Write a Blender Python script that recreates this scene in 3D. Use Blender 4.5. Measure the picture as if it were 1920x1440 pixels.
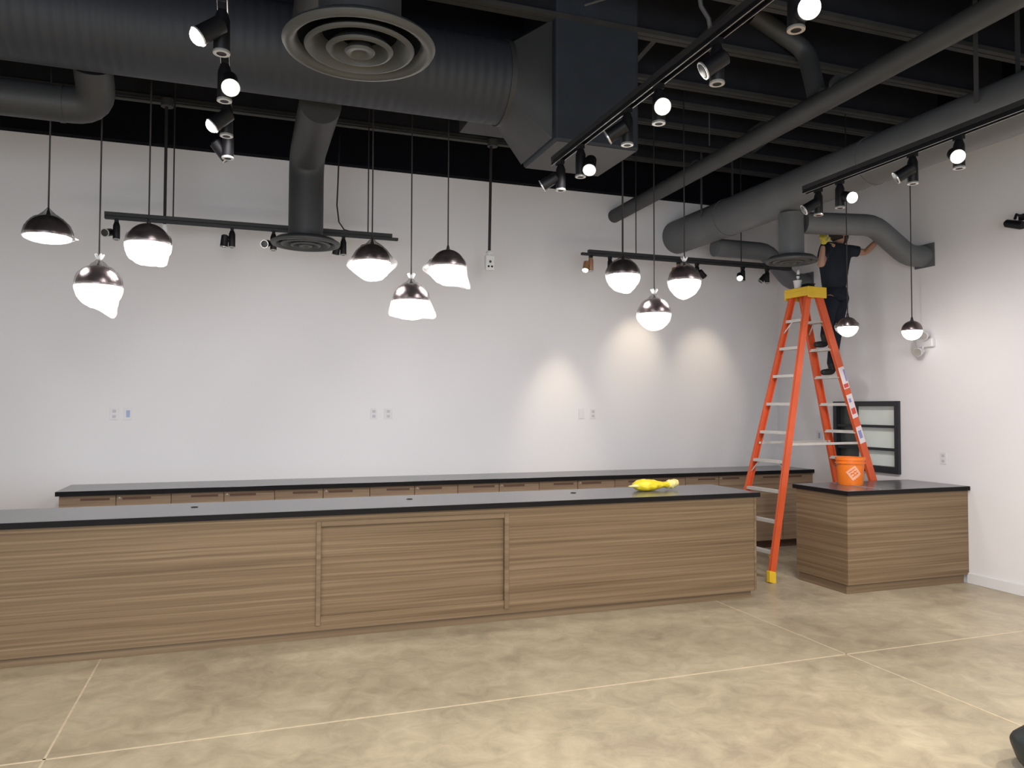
import bpy, bmesh, math, random
from math import sin, cos, pi, radians, atan2, sqrt
from mathutils import Vector, Matrix, noise
random.seed(7)
for o in list(bpy.data.objects): bpy.data.objects.remove(o)
S = bpy.context.scene
C = S.collection

# ------------------------------------------------------------------ camera
cam_d = bpy.data.cameras.new('camera'); cam = bpy.data.objects.new('camera', cam_d); C.objects.link(cam)
cam_d.sensor_fit = 'HORIZONTAL'; cam_d.sensor_width = 36.0; cam_d.lens = 36.0 * 1430.75 / 1920.0
YAW, PIT, ROLL = radians(19.448), radians(1.807), radians(0.153)
F_ = Vector((sin(YAW)*cos(PIT), cos(YAW)*cos(PIT), sin(PIT)))
R0 = Vector((cos(YAW), -sin(YAW), 0)); U0 = R0.cross(F_)
R_ = R0*cos(ROLL) + U0*sin(ROLL); U_ = U0*cos(ROLL) - R0*sin(ROLL)
M = Matrix((R_, U_, -F_)).transposed().to_4x4(); M.translation = Vector((0, 0, 1.65))
cam.matrix_world = M
cam_d.clip_start = 0.05; cam_d.clip_end = 100
S.camera = cam

# ------------------------------------------------------------------ world, exposure, daylight
W = bpy.data.worlds.new('world'); S.world = W; W.use_nodes = True
W.node_tree.nodes['Background'].inputs[0].default_value = (0.80, 0.90, 1.0, 1)
W.node_tree.nodes['Background'].inputs[1].default_value = 0.6
S.view_settings.view_transform = 'Standard'; S.view_settings.look = 'None'
S.view_settings.gamma = 1; S.view_settings.use_curve_mapping = False
S.view_settings.exposure = 0.0

def area(name, loc, aim, sx, sy, power, col):
    l = bpy.data.lights.new(name, 'AREA'); l.shape = 'RECTANGLE'; l.size = sx; l.size_y = sy
    l.energy = power; l.color = col
    o = bpy.data.objects.new(name, l); C.objects.link(o); o.location = loc
    o.rotation_euler = (Vector(aim) - Vector(loc)).to_track_quat('-Z', 'Y').to_euler(); return o
# daylight arriving through the shop front behind the photographer
area('storefront_daylight', (-1.6, -5.15, 1.2), (4.0, 6, 1.0), 7.5, 2.1, 330, (0.80, 0.90, 1.0))

# ------------------------------------------------------------------ materials
MATS = {}
def mat(name, col, rough=0.6, metal=0.0, var=0.0, scale=6.0, bump=0.0, bscale=40.0, emit=None, estr=0.0, spec=0.5, coat=0.0):
    if name in MATS: return MATS[name]
    m = bpy.data.materials.new(name); m.use_nodes = True; MATS[name] = m
    n, l = m.node_tree.nodes, m.node_tree.links
    b = n['Principled BSDF']; b.inputs['Roughness'].default_value = rough; b.inputs['Metallic'].default_value = metal
    b.inputs['Specular IOR Level'].default_value = spec; b.inputs['Coat Weight'].default_value = coat
    tc = n.new('ShaderNodeTexCoord'); nz = n.new('ShaderNodeTexNoise'); nz.inputs['Scale'].default_value = scale
    nz.inputs['Detail'].default_value = 4; l.new(tc.outputs['Object'], nz.inputs['Vector'])
    cr = n.new('ShaderNodeValToRGB')
    cr.color_ramp.elements[0].position = .3; cr.color_ramp.elements[1].position = .7
    cr.color_ramp.elements[0].color = tuple(max(0, c*(1-var)) for c in col) + (1,)
    cr.color_ramp.elements[1].color = tuple(min(1, c*(1+var)) for c in col) + (1,)
    l.new(nz.outputs['Fac'], cr.inputs['Fac']); l.new(cr.outputs['Color'], b.inputs['Base Color'])
    if bump:
        n2 = n.new('ShaderNodeTexNoise'); n2.inputs['Scale'].default_value = bscale
        l.new(tc.outputs['Object'], n2.inputs['Vector'])
        bp = n.new('ShaderNodeBump'); bp.inputs['Strength'].default_value = bump; bp.inputs['Distance'].default_value = .01
        l.new(n2.outputs['Fac'], bp.inputs['Height']); l.new(bp.outputs['Normal'], b.inputs['Normal'])
    if emit:
        b.inputs['Emission Color'].default_value = emit + (1,); b.inputs['Emission Strength'].default_value = estr
    return m

def wood_mat(name, c1, c2, c3, zs=58.0, xs=0.45):
    m = bpy.data.materials.new(name); m.use_nodes = True; MATS[name] = m
    n, l = m.node_tree.nodes, m.node_tree.links
    b = n['Principled BSDF']; b.inputs['Roughness'].default_value = .55; b.inputs['Specular IOR Level'].default_value = .3
    tc = n.new('ShaderNodeTexCoord'); mp = n.new('ShaderNodeMapping'); mp.inputs['Scale'].default_value = (xs, xs, zs)
    l.new(tc.outputs['Object'], mp.inputs['Vector'])
    wz = n.new('ShaderNodeTexNoise'); wz.inputs['Scale'].default_value = .9; wz.inputs['Detail'].default_value = 2
    l.new(tc.outputs['Object'], wz.inputs['Vector'])
    mx = n.new('ShaderNodeVectorMath'); mx.operation = 'MULTIPLY_ADD'
    mx.inputs[1].default_value = (0, 0, 1.1)
    l.new(wz.outputs['Color'], mx.inputs[0]); l.new(mp.outputs['Vector'], mx.inputs[2])
    a = n.new('ShaderNodeTexNoise'); a.inputs['Scale'].default_value = 1.0; a.inputs['Detail'].default_value = 3; a.inputs['Roughness'].default_value = .6
    l.new(mx.outputs['Vector'], a.inputs['Vector'])
    cr = n.new('ShaderNodeValToRGB'); e = cr.color_ramp.elements
    e[0].position = .30; e[0].color = c1 + (1,); e[1].position = .70; e[1].color = c3 + (1,)
    k = cr.color_ramp.elements.new(.5); k.color = c2 + (1,)
    l.new(a.outputs['Fac'], cr.inputs['Fac'])
    l.new(cr.outputs['Color'], b.inputs['Base Color'])
    bp = n.new('ShaderNodeBump'); bp.inputs['Strength'].default_value = .25; bp.inputs['Distance'].default_value = .004
    l.new(a.outputs['Fac'], bp.inputs['Height']); l.new(bp.outputs['Normal'], b.inputs['Normal'])
    return m

WALL = mat('painted_wall', (.79, .77, .785), .75, var=.012, scale=1.3, bump=.05, bscale=180, spec=.2)
TRIMW = mat('painted_trim', (.74, .73, .74), .5, var=.01)
DECK = mat('ceiling_paint', (.0035, .004, .007), .9, var=.2, spec=.1)
STEEL = mat('joist_paint', (.016, .017, .022), .7, var=.15, spec=.15)
FLANGE = mat('joist_flange_paint', (.042, .042, .042), .65, var=.15, spec=.2)
WOOD = wood_mat('oak_laminate', (.135, .085, .048), (.195, .130, .076), (.262, .185, .115))
WOODK = wood_mat('oak_laminate_frame', (.150, .100, .060), (.200, .136, .084), (.245, .175, .112), 30, .5)
WOODB = wood_mat('oak_laminate_cabinet', (.22, .150, .098), (.30, .212, .142), (.38, .28, .19), 40, .8)
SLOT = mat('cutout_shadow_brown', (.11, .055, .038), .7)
TOP = mat('charcoal_laminate', (.10, .098, .104), .22, var=.18, scale=9, spec=.9)
EDGE = mat('charcoal_edge', (.011, .010, .011), .6, var=.1, spec=.12)
BLACK = mat('black_metal', (.006, .006, .008), .5, var=.1, spec=.3)
TRACK = mat('dark_track_metal', (.022, .022, .024), .5, var=.1)
DUCTB = mat('duct_grey', (.040, .041, .044), .55, var=.06)
DUCTR = mat('duct_paint_dark', (.125, .130, .138), .5, var=.08, scale=3)
PLEN = mat('plenum_paint', (.022, .028, .040), .6, var=.1)
SDUCT = mat('vent_pipe_paint', (.045, .047, .050), .55, var=.08)
DIFF = mat('diffuser_grey', (.050, .053, .054), .5, var=.05)
CORD = mat('black_cord', (.02, .018, .018), .6)
DOME = mat('smoky_chrome', (.20, .16, .165), .30, metal=.85, var=.25, scale=14)
GLOBES = mat('opal_glass_small', (.9, .9, .88), .35, emit=(1.0, .975, .95), estr=6.0)
GLOBE = mat('opal_glass', (.9, .9, .88), .35, emit=(1.0, .975, .96), estr=26.0)
RIM = mat('bright_rim', (.62, .62, .60), .3, metal=.6)
LENS_ON = mat('lit_lens', (.9, .9, .85), .3, emit=(1.0, .97, .90), estr=14)
LENS_OFF = mat('unlit_lens', (.03, .03, .032), .35)
RIMLIT = mat('lamp_glow_trim', (.8, .8, .78), .3, emit=(1, .97, .9), estr=.5)
WHITE = mat('white_plastic', (.72, .72, .73), .4, var=.02)
PLATE = mat('wall_plate_plastic', (.72, .70, .72), .4, var=.02)
PBLUE = mat('pale_blue_plastic', (.35, .40, .62), .4)
ORANGE = mat('orange_fibreglass', (.68, .105, .032), .42, var=.10, scale=4)
YELLOW = mat('yellow_plastic', (.78, .50, .03), .4, var=.06)
ALU = mat('step_aluminium', (.62, .60, .57), .38, metal=.35, var=.05, scale=20)
STICK = mat('label_white', (.78, .70, .72), .4, var=.05)
STICKB = mat('label_blue', (.25, .28, .55), .4)
STICKR = mat('label_red', (.62, .08, .06), .4)
BUCKET = mat('bucket_orange', (.86, .20, .015), .4, var=.04)
BUCKLOGO = mat('bucket_print', (.88, .42, .27), .4)
YBAG = mat('yellow_film', (.90, .72, .03), .35, var=.10, scale=18, bump=.6, bscale=30)
YBAGT = mat('yellow_film_twist', (.88, .76, .30), .4, var=.15, scale=30)
SKIN = mat('skin', (.40, .22, .155), .55, var=.06, scale=12)
SHIRT = mat('navy_shirt', (.018, .022, .032), .85, var=.2, scale=8, bump=.3, bscale=30, spec=.2)
PANTS = mat('dark_trousers', (.014, .018, .028), .85, var=.25, scale=7, bump=.3, bscale=25, spec=.2)
BOOT = mat('black_boot', (.008, .008, .009), .6)
HAIR = mat('dark_hair', (.02, .012, .009), .7)
GLOVE = mat('yellow_glove', (.62, .48, .05), .7, var=.15, scale=40)
FRAME = mat('window_frame_black', (.018, .02, .026), .45)
PANEG = mat('frosted_pane', (.80, .86, .81), .3, var=.05, scale=2.5, spec=.5)
PANED = mat('dark_pane', (.055, .062, .06), .3, var=.35, scale=5)
BAGBLK = mat('black_rubber_bag', (.022, .028, .032), .5, var=.2, bump=.4, bscale=25)
BROWN = mat('brown_leather', (.09, .03, .025), .5)
JOINT = mat('joint_filler', (.60, .50, .37), .6, var=.1, scale=20)
STRIPM = mat('pale_metal_strip', (.42, .38, .38), .25, metal=.5)
CAN_W = mat('paper_cup_white', (.70, .66, .68), .5)
PIPE = mat('conduit_grey', (.055, .056, .058), .5)

# big spiral duct: fine ribs across its length
def rib_mat():
    m = mat('spiral_duct_paint', (.028, .032, .042), .6, var=.06, scale=2)
    n, l = m.node_tree.nodes, m.node_tree.links
    tc = n.new('ShaderNodeTexCoord'); w = n.new('ShaderNodeTexWave'); w.wave_type = 'BANDS'; w.bands_direction = 'X'
    w.inputs['Scale'].default_value = 4.5; w.inputs['Distortion'].default_value = .6; w.inputs['Detail'].default_value = 2
    l.new(tc.outputs['Object'], w.inputs['Vector'])
    bp = n.new('ShaderNodeBump'); bp.inputs['Strength'].default_value = .22; bp.inputs['Distance'].default_value = .02
    l.new(w.outputs['Fac'], bp.inputs['Height']); l.new(bp.outputs['Normal'], n['Principled BSDF'].inputs['Normal'])
    return m
SPIRAL = rib_mat()

def floor_mat():
    m = bpy.data.materials.new('polished_concrete'); m.use_nodes = True
    n, l = m.node_tree.nodes, m.node_tree.links; b = n['Principled BSDF']
    tc = n.new('ShaderNodeTexCoord')
    a = n.new('ShaderNodeTexNoise'); a.inputs['Scale'].default_value = 1.1; a.inputs['Detail'].default_value = 7; a.inputs['Roughness'].default_value = .6; a.inputs['Distortion'].default_value = .6
    c = n.new('ShaderNodeTexNoise'); c.inputs['Scale'].default_value = 6.0; c.inputs['Detail'].default_value = 8; c.inputs['Roughness'].default_value = .7; c.inputs['Distortion'].default_value = .8
    l.new(tc.outputs['Object'], a.inputs['Vector']); l.new(tc.outputs['Object'], c.inputs['Vector'])
    ad = n.new('ShaderNodeMath'); ad.operation = 'MULTIPLY_ADD'; ad.inputs[1].default_value = .5
    l.new(c.outputs['Fac'], ad.inputs[0])
    h = n.new('ShaderNodeMath'); h.operation = 'MULTIPLY'; h.inputs[1].default_value = .5
    l.new(a.outputs['Fac'], h.inputs[0]); l.new(h.outputs[0], ad.inputs[2])
    cr = n.new('ShaderNodeValToRGB'); e = cr.color_ramp.elements
    e[0].position = .36; e[0].color = (.31, .255, .185, 1); e[1].position = .64; e[1].color = (.56, .48, .355, 1)
    k = e.new(.5); k.color = (.43, .365, .262, 1)
    l.new(ad.outputs[0], cr.inputs['Fac']); l.new(cr.outputs['Color'], b.inputs['Base Color'])
    rr = n.new('ShaderNodeMapRange'); rr.inputs['To Min'].default_value = .30; rr.inputs['To Max'].default_value = .48
    l.new(c.outputs['Fac'], rr.inputs['Value']); l.new(rr.outputs[0], b.inputs['Roughness'])
    b.inputs['Specular IOR Level'].default_value = .45
    return m
FLOOR = floor_mat()

def bag_mat():
    m = bpy.data.materials.new('clear_plastic_bag'); m.use_nodes = True
    n, l = m.node_tree.nodes, m.node_tree.links; n.clear()
    out = n.new('ShaderNodeOutputMaterial'); tr = n.new('ShaderNodeBsdfTransparent'); tr.inputs[0].default_value = (.97, .97, .97, 1)
    tl = n.new('ShaderNodeBsdfTranslucent'); tl.inputs[0].default_value = (.22, .21, .205, 1)
    gl = n.new('ShaderNodeBsdfGlossy'); gl.inputs[0].default_value = (.6, .57, .56, 1); gl.inputs['Roughness'].default_value = .22
    tc = n.new('ShaderNodeTexCoord'); nz = n.new('ShaderNodeTexNoise'); nz.inputs['Scale'].default_value = 22; nz.inputs['Detail'].default_value = 4
    l.new(tc.outputs['Object'], nz.inputs['Vector'])
    bp = n.new('ShaderNodeBump'); bp.inputs['Strength'].default_value = .7; bp.inputs['Distance'].default_value = .01
    l.new(nz.outputs['Fac'], bp.inputs['Height']); l.new(bp.outputs['Normal'], gl.inputs['Normal'])
    fr = n.new('ShaderNodeLayerWeight'); fr.inputs['Blend'].default_value = .35; l.new(bp.outputs['Normal'], fr.inputs['Normal'])
    m1 = n.new('ShaderNodeMixShader'); m1.inputs[0].default_value = .35; l.new(tl.outputs[0], m1.inputs[1]); l.new(gl.outputs[0], m1.inputs[2])
    m2 = n.new('ShaderNodeMixShader')
    mr = n.new('ShaderNodeMapRange'); mr.inputs['To Min'].default_value = .14; mr.inputs['To Max'].default_value = .85
    l.new(fr.outputs['Facing'], mr.inputs['Value']); l.new(mr.outputs[0], m2.inputs[0])
    l.new(tr.outputs[0], m2.inputs[1]); l.new(m1.outputs[0], m2.inputs[2]); l.new(m2.outputs[0], out.inputs['Surface'])
    return m
BAG = bag_mat()

# ------------------------------------------------------------------ mesh helpers
def V(*a): return Vector(a)
def box(bm, x0, x1, y0, y1, z0, z1):
    v = [bm.verts.new(p) for p in ((x0,y0,z0),(x1,y0,z0),(x1,y1,z0),(x0,y1,z0),(x0,y0,z1),(x1,y0,z1),(x1,y1,z1),(x0,y1,z1))]
    for f in ((3,2,1,0),(4,5,6,7),(0,1,5,4),(1,2,6,5),(2,3,7,6),(3,0,4,7)): bm.faces.new([v[i] for i in f])
    return v
def obox(bm, c, ax, ay, az):
    c = Vector(c); ax = Vector(ax); ay = Vector(ay); az = Vector(az)
    v = [bm.verts.new(c + ax*i + ay*j + az*k) for i, j, k in ((-1,-1,-1),(1,-1,-1),(1,1,-1),(-1,1,-1),(-1,-1,1),(1,-1,1),(1,1,1),(-1,1,1))]
    for f in ((3,2,1,0),(4,5,6,7),(0,1,5,4),(1,2,6,5),(2,3,7,6),(3,0,4,7)): bm.faces.new([v[i] for i in f])
def frame_of(d):
    d = Vector(d).normalized(); u = Vector((0,0,1)) if abs(d.z) < .95 else Vector((0,1,0))
    a = d.cross(u).normalized(); return a, d.cross(a).normalized()
def tube(bm, pts, rad, seg=20, cap=True):
    """swept round tube through pts; rad a number or list"""
    pts = [Vector(p) for p in pts]; n = len(pts); rs = rad if isinstance(rad, (list, tuple)) else [rad]*n
    rings = []; a = None
    for i, p in enumerate(pts):
        d = (pts[min(i+1, n-1)] - pts[max(i-1, 0)]).normalized()
        if a is None: a, b = frame_of(d)
        else:
            a = (a - d*a.dot(d)).normalized(); b = d.cross(a).normalized()
        k = rs[i]
        if 0 < i < n-1:
            d0 = (pts[i]-pts[i-1]).normalized(); d1 = (pts[i+1]-pts[i]).normalized()
            k = rs[i] / max(.6, cos(d0.angle(d1)/2)) if d0.angle(d1) > 1e-4 else rs[i]
        rings.append([bm.verts.new(p + a*cos(2*pi*j/seg)*rs[i] + b*sin(2*pi*j/seg)*rs[i]) for j in range(seg)])
    for i in range(n-1):
        for j in range(seg):
            bm.faces.new((rings[i][j], rings[i][(j+1) % seg], rings[i+1][(j+1) % seg], rings[i+1][j]))
    if cap:
        bm.faces.new(list(reversed(rings[0]))); bm.faces.new(rings[-1])
def bend(p0, p1, p2, r, n=6):
    """points rounding the corner p1 with radius-ish r"""
    p0, p1, p2 = Vector(p0), Vector(p1), Vector(p2)
    a = p1 + (p0-p1).normalized()*r; b = p1 + (p2-p1).normalized()*r
    return [a*(1-t)**2 + p1*2*t*(1-t) + b*t*t for t in [i/n for i in range(n+1)]]
def lathe(bm, prof, seg=32, c=(0,0,0), axis='Z'):
    c = Vector(c); rings = []
    for r, z in prof:
        if r < 1e-5: rings.append([bm.verts.new(c + Vector((0,0,z)))])
        else: rings.append([bm.verts.new(c + Vector((r*cos(2*pi*j/seg), r*sin(2*pi*j/seg), z))) for j in range(seg)])
    for A, B in zip(rings, rings[1:]):
        for j in range(seg):
            k = (j+1) % seg
            if len(A) == 1 and len(B) == 1: continue
            if len(A) == 1: bm.faces.new((A[0], B[k], B[j]))
            elif len(B) == 1: bm.faces.new((A[j], A[k], B[0]))
            else: bm.faces.new((A[j], A[k], B[k], B[j]))
def obj(name, bm, m, parent=None, smooth=False, bevel=0.0, auto=None, origin=None):
    bmesh.ops.recalc_face_normals(bm, faces=bm.faces[:])
    if origin is not None:
        bmesh.ops.translate(bm, verts=bm.verts[:], vec=-Vector(origin))
    me = bpy.data.meshes.new(name); bm.to_mesh(me); bm.free()
    me.materials.append(m)
    if smooth:
        for p in me.polygons: p.use_smooth = True
        if auto:
            me.set_sharp_from_angle(angle=radians(auto))
    o = bpy.data.objects.new(name, me); C.objects.link(o)
    if origin is not None: o.location = origin
    if parent: o.parent = parent
    if bevel:
        md = o.modifiers.new('bevel', 'BEVEL'); md.width = bevel; md.segments = 2; md.limit_method = 'ANGLE'
    return o
def nb(): return bmesh.new()
def tag(o, label, cat, group=None):
    o['label'] = label; o['category'] = cat
    if group: o['group'] = group
    return o
def thing(name, label, cat, loc=(0,0,0), group=None):
    o = bpy.data.objects.new(name, None); C.objects.link(o); o.location = loc; o.empty_display_size = .1
    return tag(o, label, cat, group)
def struct(name, bm, m, **k):
    o = obj(name, bm, m, **k); o['kind'] = 'structure'; return o
def bxo(name, m, parent, x0, x1, y0, y1, z0, z1, bevel=0.0):
    b = nb(); box(b, x0, x1, y0, y1, z0, z1); return obj(name, b, m, parent, bevel=bevel)

# ------------------------------------------------------------------ room
XL, XR, YB, YF, ZD = -6.5, 6.53, 8.155, -5.0, 4.92
b = nb(); box(b, XL-.2, XR+2.2, YF-.2, YB+.2, -.1, 0); struct('floor', b, FLOOR)
b = nb(); box(b, XL-.2, XR+2.2, YF-.2, YB+.2, ZD, ZD+.1); struct('ceiling', b, DECK)
b = nb(); box(b, XL-.2, XR+2.2, YB, YB+.15, 0, ZD); struct('wall_back', b, WALL)
b = nb(); box(b, XL-.15, XL, YF, YB, 0, ZD); struct('wall_left', b, WALL)
# right wall with the window opening
WY0, WY1, WZ0, WZ1 = 6.235, 7.13, .985, 1.715
b = nb()
box(b, XR, XR+.14, YF, WY0, 0, ZD); box(b, XR, XR+.14, WY1, YB, 0, ZD)
box(b, XR, XR+.14, WY0, WY1, 0, WZ0); box(b, XR, XR+.14, WY0, WY1, WZ1, ZD)
struct('wall_right', b, WALL)
# shop front behind the photographer: piers, header and glazed openings
b = nb(); box(b, XL, XR, YF-.15, YF, 2.95, ZD); box(b, XL, XR, YF-.15, YF, 0, .12)
for x in (XL, -3.3, 0, 3.3, XR-.25): box(b, x, x+.25, YF-.15, YF, .12, 2.95)
struct('wall_front', b, mat('charcoal_wall_paint', (.05, .05, .055), .8))
b = nb(); box(b, XR-.015, XR, YF, 5.45, 0, .10); struct('baseboard_right', b, TRIMW, bevel=.004)
b = nb(); box(b, XR-.015, XR, 6.14, YB, 0, .10); struct('baseboard_rear', b, TRIMW, bevel=.004)
b = nb(); box(b, XL, -1.5, YB-.015, YB, 0, .10); struct('baseboard_back', b, TRIMW, bevel=.004)
b = nb(); box(b, XL, XR, YB-.10, YB, 4.205, ZD-.001); struct('trim_1', b, DECK)
b = nb(); box(b, XR-.03, XR, YF, YB-.10, 4.30, ZD-.001); struct('trim_90', b, DECK)
tn = 2
def beam(x0, x1, y, z0, z1, fw=.10):
    global tn
    b = nb(); box(b, x0, x1, y-.018, y+.018, z0+.03, z1-.03); box(b, x0, x1, y-fw/2, y+fw/2, z1-.03, z1)
    j = struct('trim_%d' % tn, b, STEEL); tn += 1
    b = nb(); box(b, x0, x1, y-fw/2, y-.006, z0, z0+.035); box(b, x0, x1, y+.006, y+fw/2, z0, z0+.035)
    obj('flange', b, FLANGE, j)
for y in (-3.6, -2.4, -1.3, -.4, .4, 1.1, 1.75, 2.4, 3.05, 3.70, 4.35, 5.01, 5.70, 6.08, 6.56, 7.06, 7.58):
    beam(XL, XR, y, 4.45, ZD, .10 if y < 5.9 else .07)
# saw-cut joints filled with pale filler
b = nb(); box(b, XL, XR, 4.138, 4.150, 0, .0012); struct('trim_%d' % tn, b, JOINT); tn += 1
for x in (-.853, 3.854):
    b = nb(); box(b, x-.006, x+.006, YF, 5.66, 0, .0012); struct('trim_%d' % tn, b, JOINT); tn += 1
# bridging between joists
for (x0, y0, x1, y1) in ((2.95, 5.02, 3.02, 5.70), (3.35, 5.06, 3.42, 5.68), (3.25, 4.35, 3.3, 5.0), (4.85, 6.08, 4.9, 6.54), (5.2, 6.56, 5.3, 7.05), (2.55, 3.72, 2.62, 4.33)):
    b = nb(); d = Vector((x1-x0, y1-y0, 0)); s = Vector((d.y, -d.x, 0)).normalized()*.022
    obox(b, ((x0+x1)/2, (y0+y1)/2, 4.50), d/2, s, (0,0,.018)); struct('trim_%d' % tn, b, FLANGE); tn += 1

# window in the right wall, with the lit room beyond it
b = nb(); fx0, fx1 = XR-.035, XR+.10
fw = .032
box(b, fx0, fx1, WY0-.02, WY0+fw, WZ0-.02, WZ1+.02); box(b, fx0, fx1, WY1-fw, WY1+.02, WZ0-.02, WZ1+.02)
box(b, fx0, fx1, WY0+fw, WY1-fw, WZ1-.035, WZ1+.02); box(b, fx0, fx1, WY0+fw, WY1-fw, WZ0-.02, WZ0+.05)
win = struct('window_1', b, FRAME)
for z in (1.476, 1.231):
    b = nb(); box(b, fx0+.01, fx1-.02, WY0+fw, WY1-fw, z-.028, z); obj('window_bar', b, FRAME, win)
for z0, z1 in ((WZ0+.05, 1.203), (1.231, 1.448), (1.476, WZ1-.035)):
    b = nb(); box(b, XR+.035, XR+.045, WY0+fw, 6.83, z0, z1); obj('window_pane', b, PANEG, win)
    b = nb(); box(b, XR+.030, XR+.040, 6.83, WY1-fw, z0, z1); p = obj('dark_window_pane', b, PANED, win); p['label'] = 'dark grey pane at the far side of the window'
# room behind the window (closed, dim)
b = nb(); box(b, XR+1.9, XR+2.0, 5.0, YB, 0, ZD); struct('wall_beyond', b, WALL)

# ------------------------------------------------------------------ front service counter
CT = .92
sc_ = thing('service_counter', 'long wood-grain service counter with charcoal top running across the room', 'counter', (1.0, 5.95, 0))
def w2l(o, *a):  # world box to local of thing
    x, y, z = o.location; return (a[0]-x, a[1]-x, a[2]-y, a[3]-y, a[4]-z, a[5]-z)
X0, X1 = -3.6, 4.25
FL, FR = .512, 1.961
b = nb()
box(b, *w2l(sc_, X0, FL, 5.620, 6.28, .065, .878)); box(b, *w2l(sc_, FR, X1, 5.620, 6.28, .065, .878))
box(b, *w2l(sc_, FL, FR, 5.62, 6.28, .835, .878)); box(b, *w2l(sc_, FL, FR, 5.62, 6.28, .065, .165))
box(b, *w2l(sc_, FL, FR, 5.70, 6.28, .165, .835))
obj('counter_body', b, WOOD, sc_)
bxo('end_edge_band', WOODK, sc_, *w2l(sc_, 4.232, 4.253, 5.616, 6.282, .065, .878))
bxo('worktop', TOP, sc_, *w2l(sc_, X0-.02, 4.275, 5.594, 6.33, .884, CT), bevel=.003)
bxo('worktop_edge', EDGE, sc_, *w2l(sc_, X0-.02, 4.278, 5.590, 5.596, .880, CT-.002))
bxo('worktop_end_edge', EDGE, sc_, *w2l(sc_, 4.272, 4.279, 5.592, 6.33, .880, CT-.002))
bxo('kick_board', WOODK, sc_, *w2l(sc_, X0, 4.22, 5.655, 6.25, 0, .07))
bxo('inset_panel', WOOD, sc_, *w2l(sc_, FL+.03, FR-.035, 5.640, 5.70, .165, .80))
bxo('panel_moulding', WOODK, sc_, *w2l(sc_, FL-.004, FL+.030, 5.606, 5.70, .10, .838), bevel=.004)
bxo('panel_moulding', WOODK, sc_, *w2l(sc_, FR-.038, FR, 5.606, 5.70, .10, .838), bevel=.004)
bxo('panel_moulding', WOODK, sc_, *w2l(sc_, FL+.03, FR-.038, 5.608, 5.70, .800, .838), bevel=.004)
for x in (-.32, 1.27, 2.70):
    b = nb(); lathe(b, [(0, .004), (.02, .004), (.026, .0015), (.026, -.004), (0, -.004)], 20, (x-1.0, 6.05-5.95, CT)); obj('cable_grommet', b, EDGE, sc_, smooth=True, auto=40)

# ------------------------------------------------------------------ right-hand counter
rc = thing('end_counter', 'short wood-grain counter with charcoal top against the right wall, bucket standing on it', 'counter', (5.8, 5.76, 0))
bxo('counter_body', WOOD, rc, *w2l(rc, 5.085, XR-.004, 5.435, 6.10, .085, .88))
bxo('kick_board', WOODK, rc, *w2l(rc, 5.10, XR-.03, 5.470, 6.08, 0, .086))
bxo('worktop', TOP, rc, *w2l(rc, 5.07, XR-.002, 5.413, 6.13, .884, CT), bevel=.003)
bxo('worktop_edge', EDGE, rc, *w2l(rc, 5.066, XR-.002, 5.409, 5.415, .880, CT-.002))
bxo('worktop_end_edge', EDGE, rc, *w2l(rc, 5.066, 5.072, 5.411, 6.13, .880, CT-.002))

# ------------------------------------------------------------------ back counter: units under one worktop
U0x, UW = -1.485, (6.53+1.485)/9
ords = ['leftmost wood-grain base cabinet along the back wall, at the open end',
        'second wood-grain base cabinet from the left along the back wall',
        'third wood-grain base cabinet from the left along the back wall',
        'fourth wood-grain base cabinet from the left along the back wall',
        'middle wood-grain base cabinet of the back wall run, fifth from either end',
        'sixth wood-grain base cabinet from the left, just left of the yellow bundle',
        'seventh wood-grain base cabinet from the left, behind the yellow bundle',
        'wood-grain base cabinet just left of the ladder, second from the right end of the run',
        'rightmost wood-grain base cabinet of the back wall run, ending at the right wall']
for i in range(9):
    x = U0x + i*UW
    u = thing('base_cabinet', ords[i], 'cabinet', (x+UW/2, 7.85, 0), 'base cabinets along the back wall')
    h = UW/2
    bxo('cabinet_body', WOODB, u, -h+.001, h-.001, -.295, .30, .09, .878)
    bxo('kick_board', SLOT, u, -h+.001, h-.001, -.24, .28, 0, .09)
    for s in (-1, 1):
        xa, xb = (-h+.003, -.004) if s < 0 else (.004, h-.003)
        d = bxo('cabinet_door', WOODB, u, xa, xb, -.316, -.296, .10, .872)
        cx = (-.165 if s < 0 else .165)
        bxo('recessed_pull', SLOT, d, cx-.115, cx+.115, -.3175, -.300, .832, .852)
    b = nb(); tube(b, [(.028, -.322, .850), (.028, -.315, .850)], .008, 12); obj('door_lock', b, RIM, u)
wt = thing('wall_worktop', 'long charcoal worktop running along the back wall over the base cabinets', 'worktop', (2.5, 7.83, .884))
bxo('worktop_slab', TOP, wt, -1.505-2.5, XR-.002-2.5, 7.507-7.83, YB-.002-7.83, 0, .036, bevel=.003)
bxo('worktop_edge', EDGE, wt, -1.507-2.5, XR-.002-2.5, 7.503-7.83, 7.510-7.83, -.004, .034)

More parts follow.
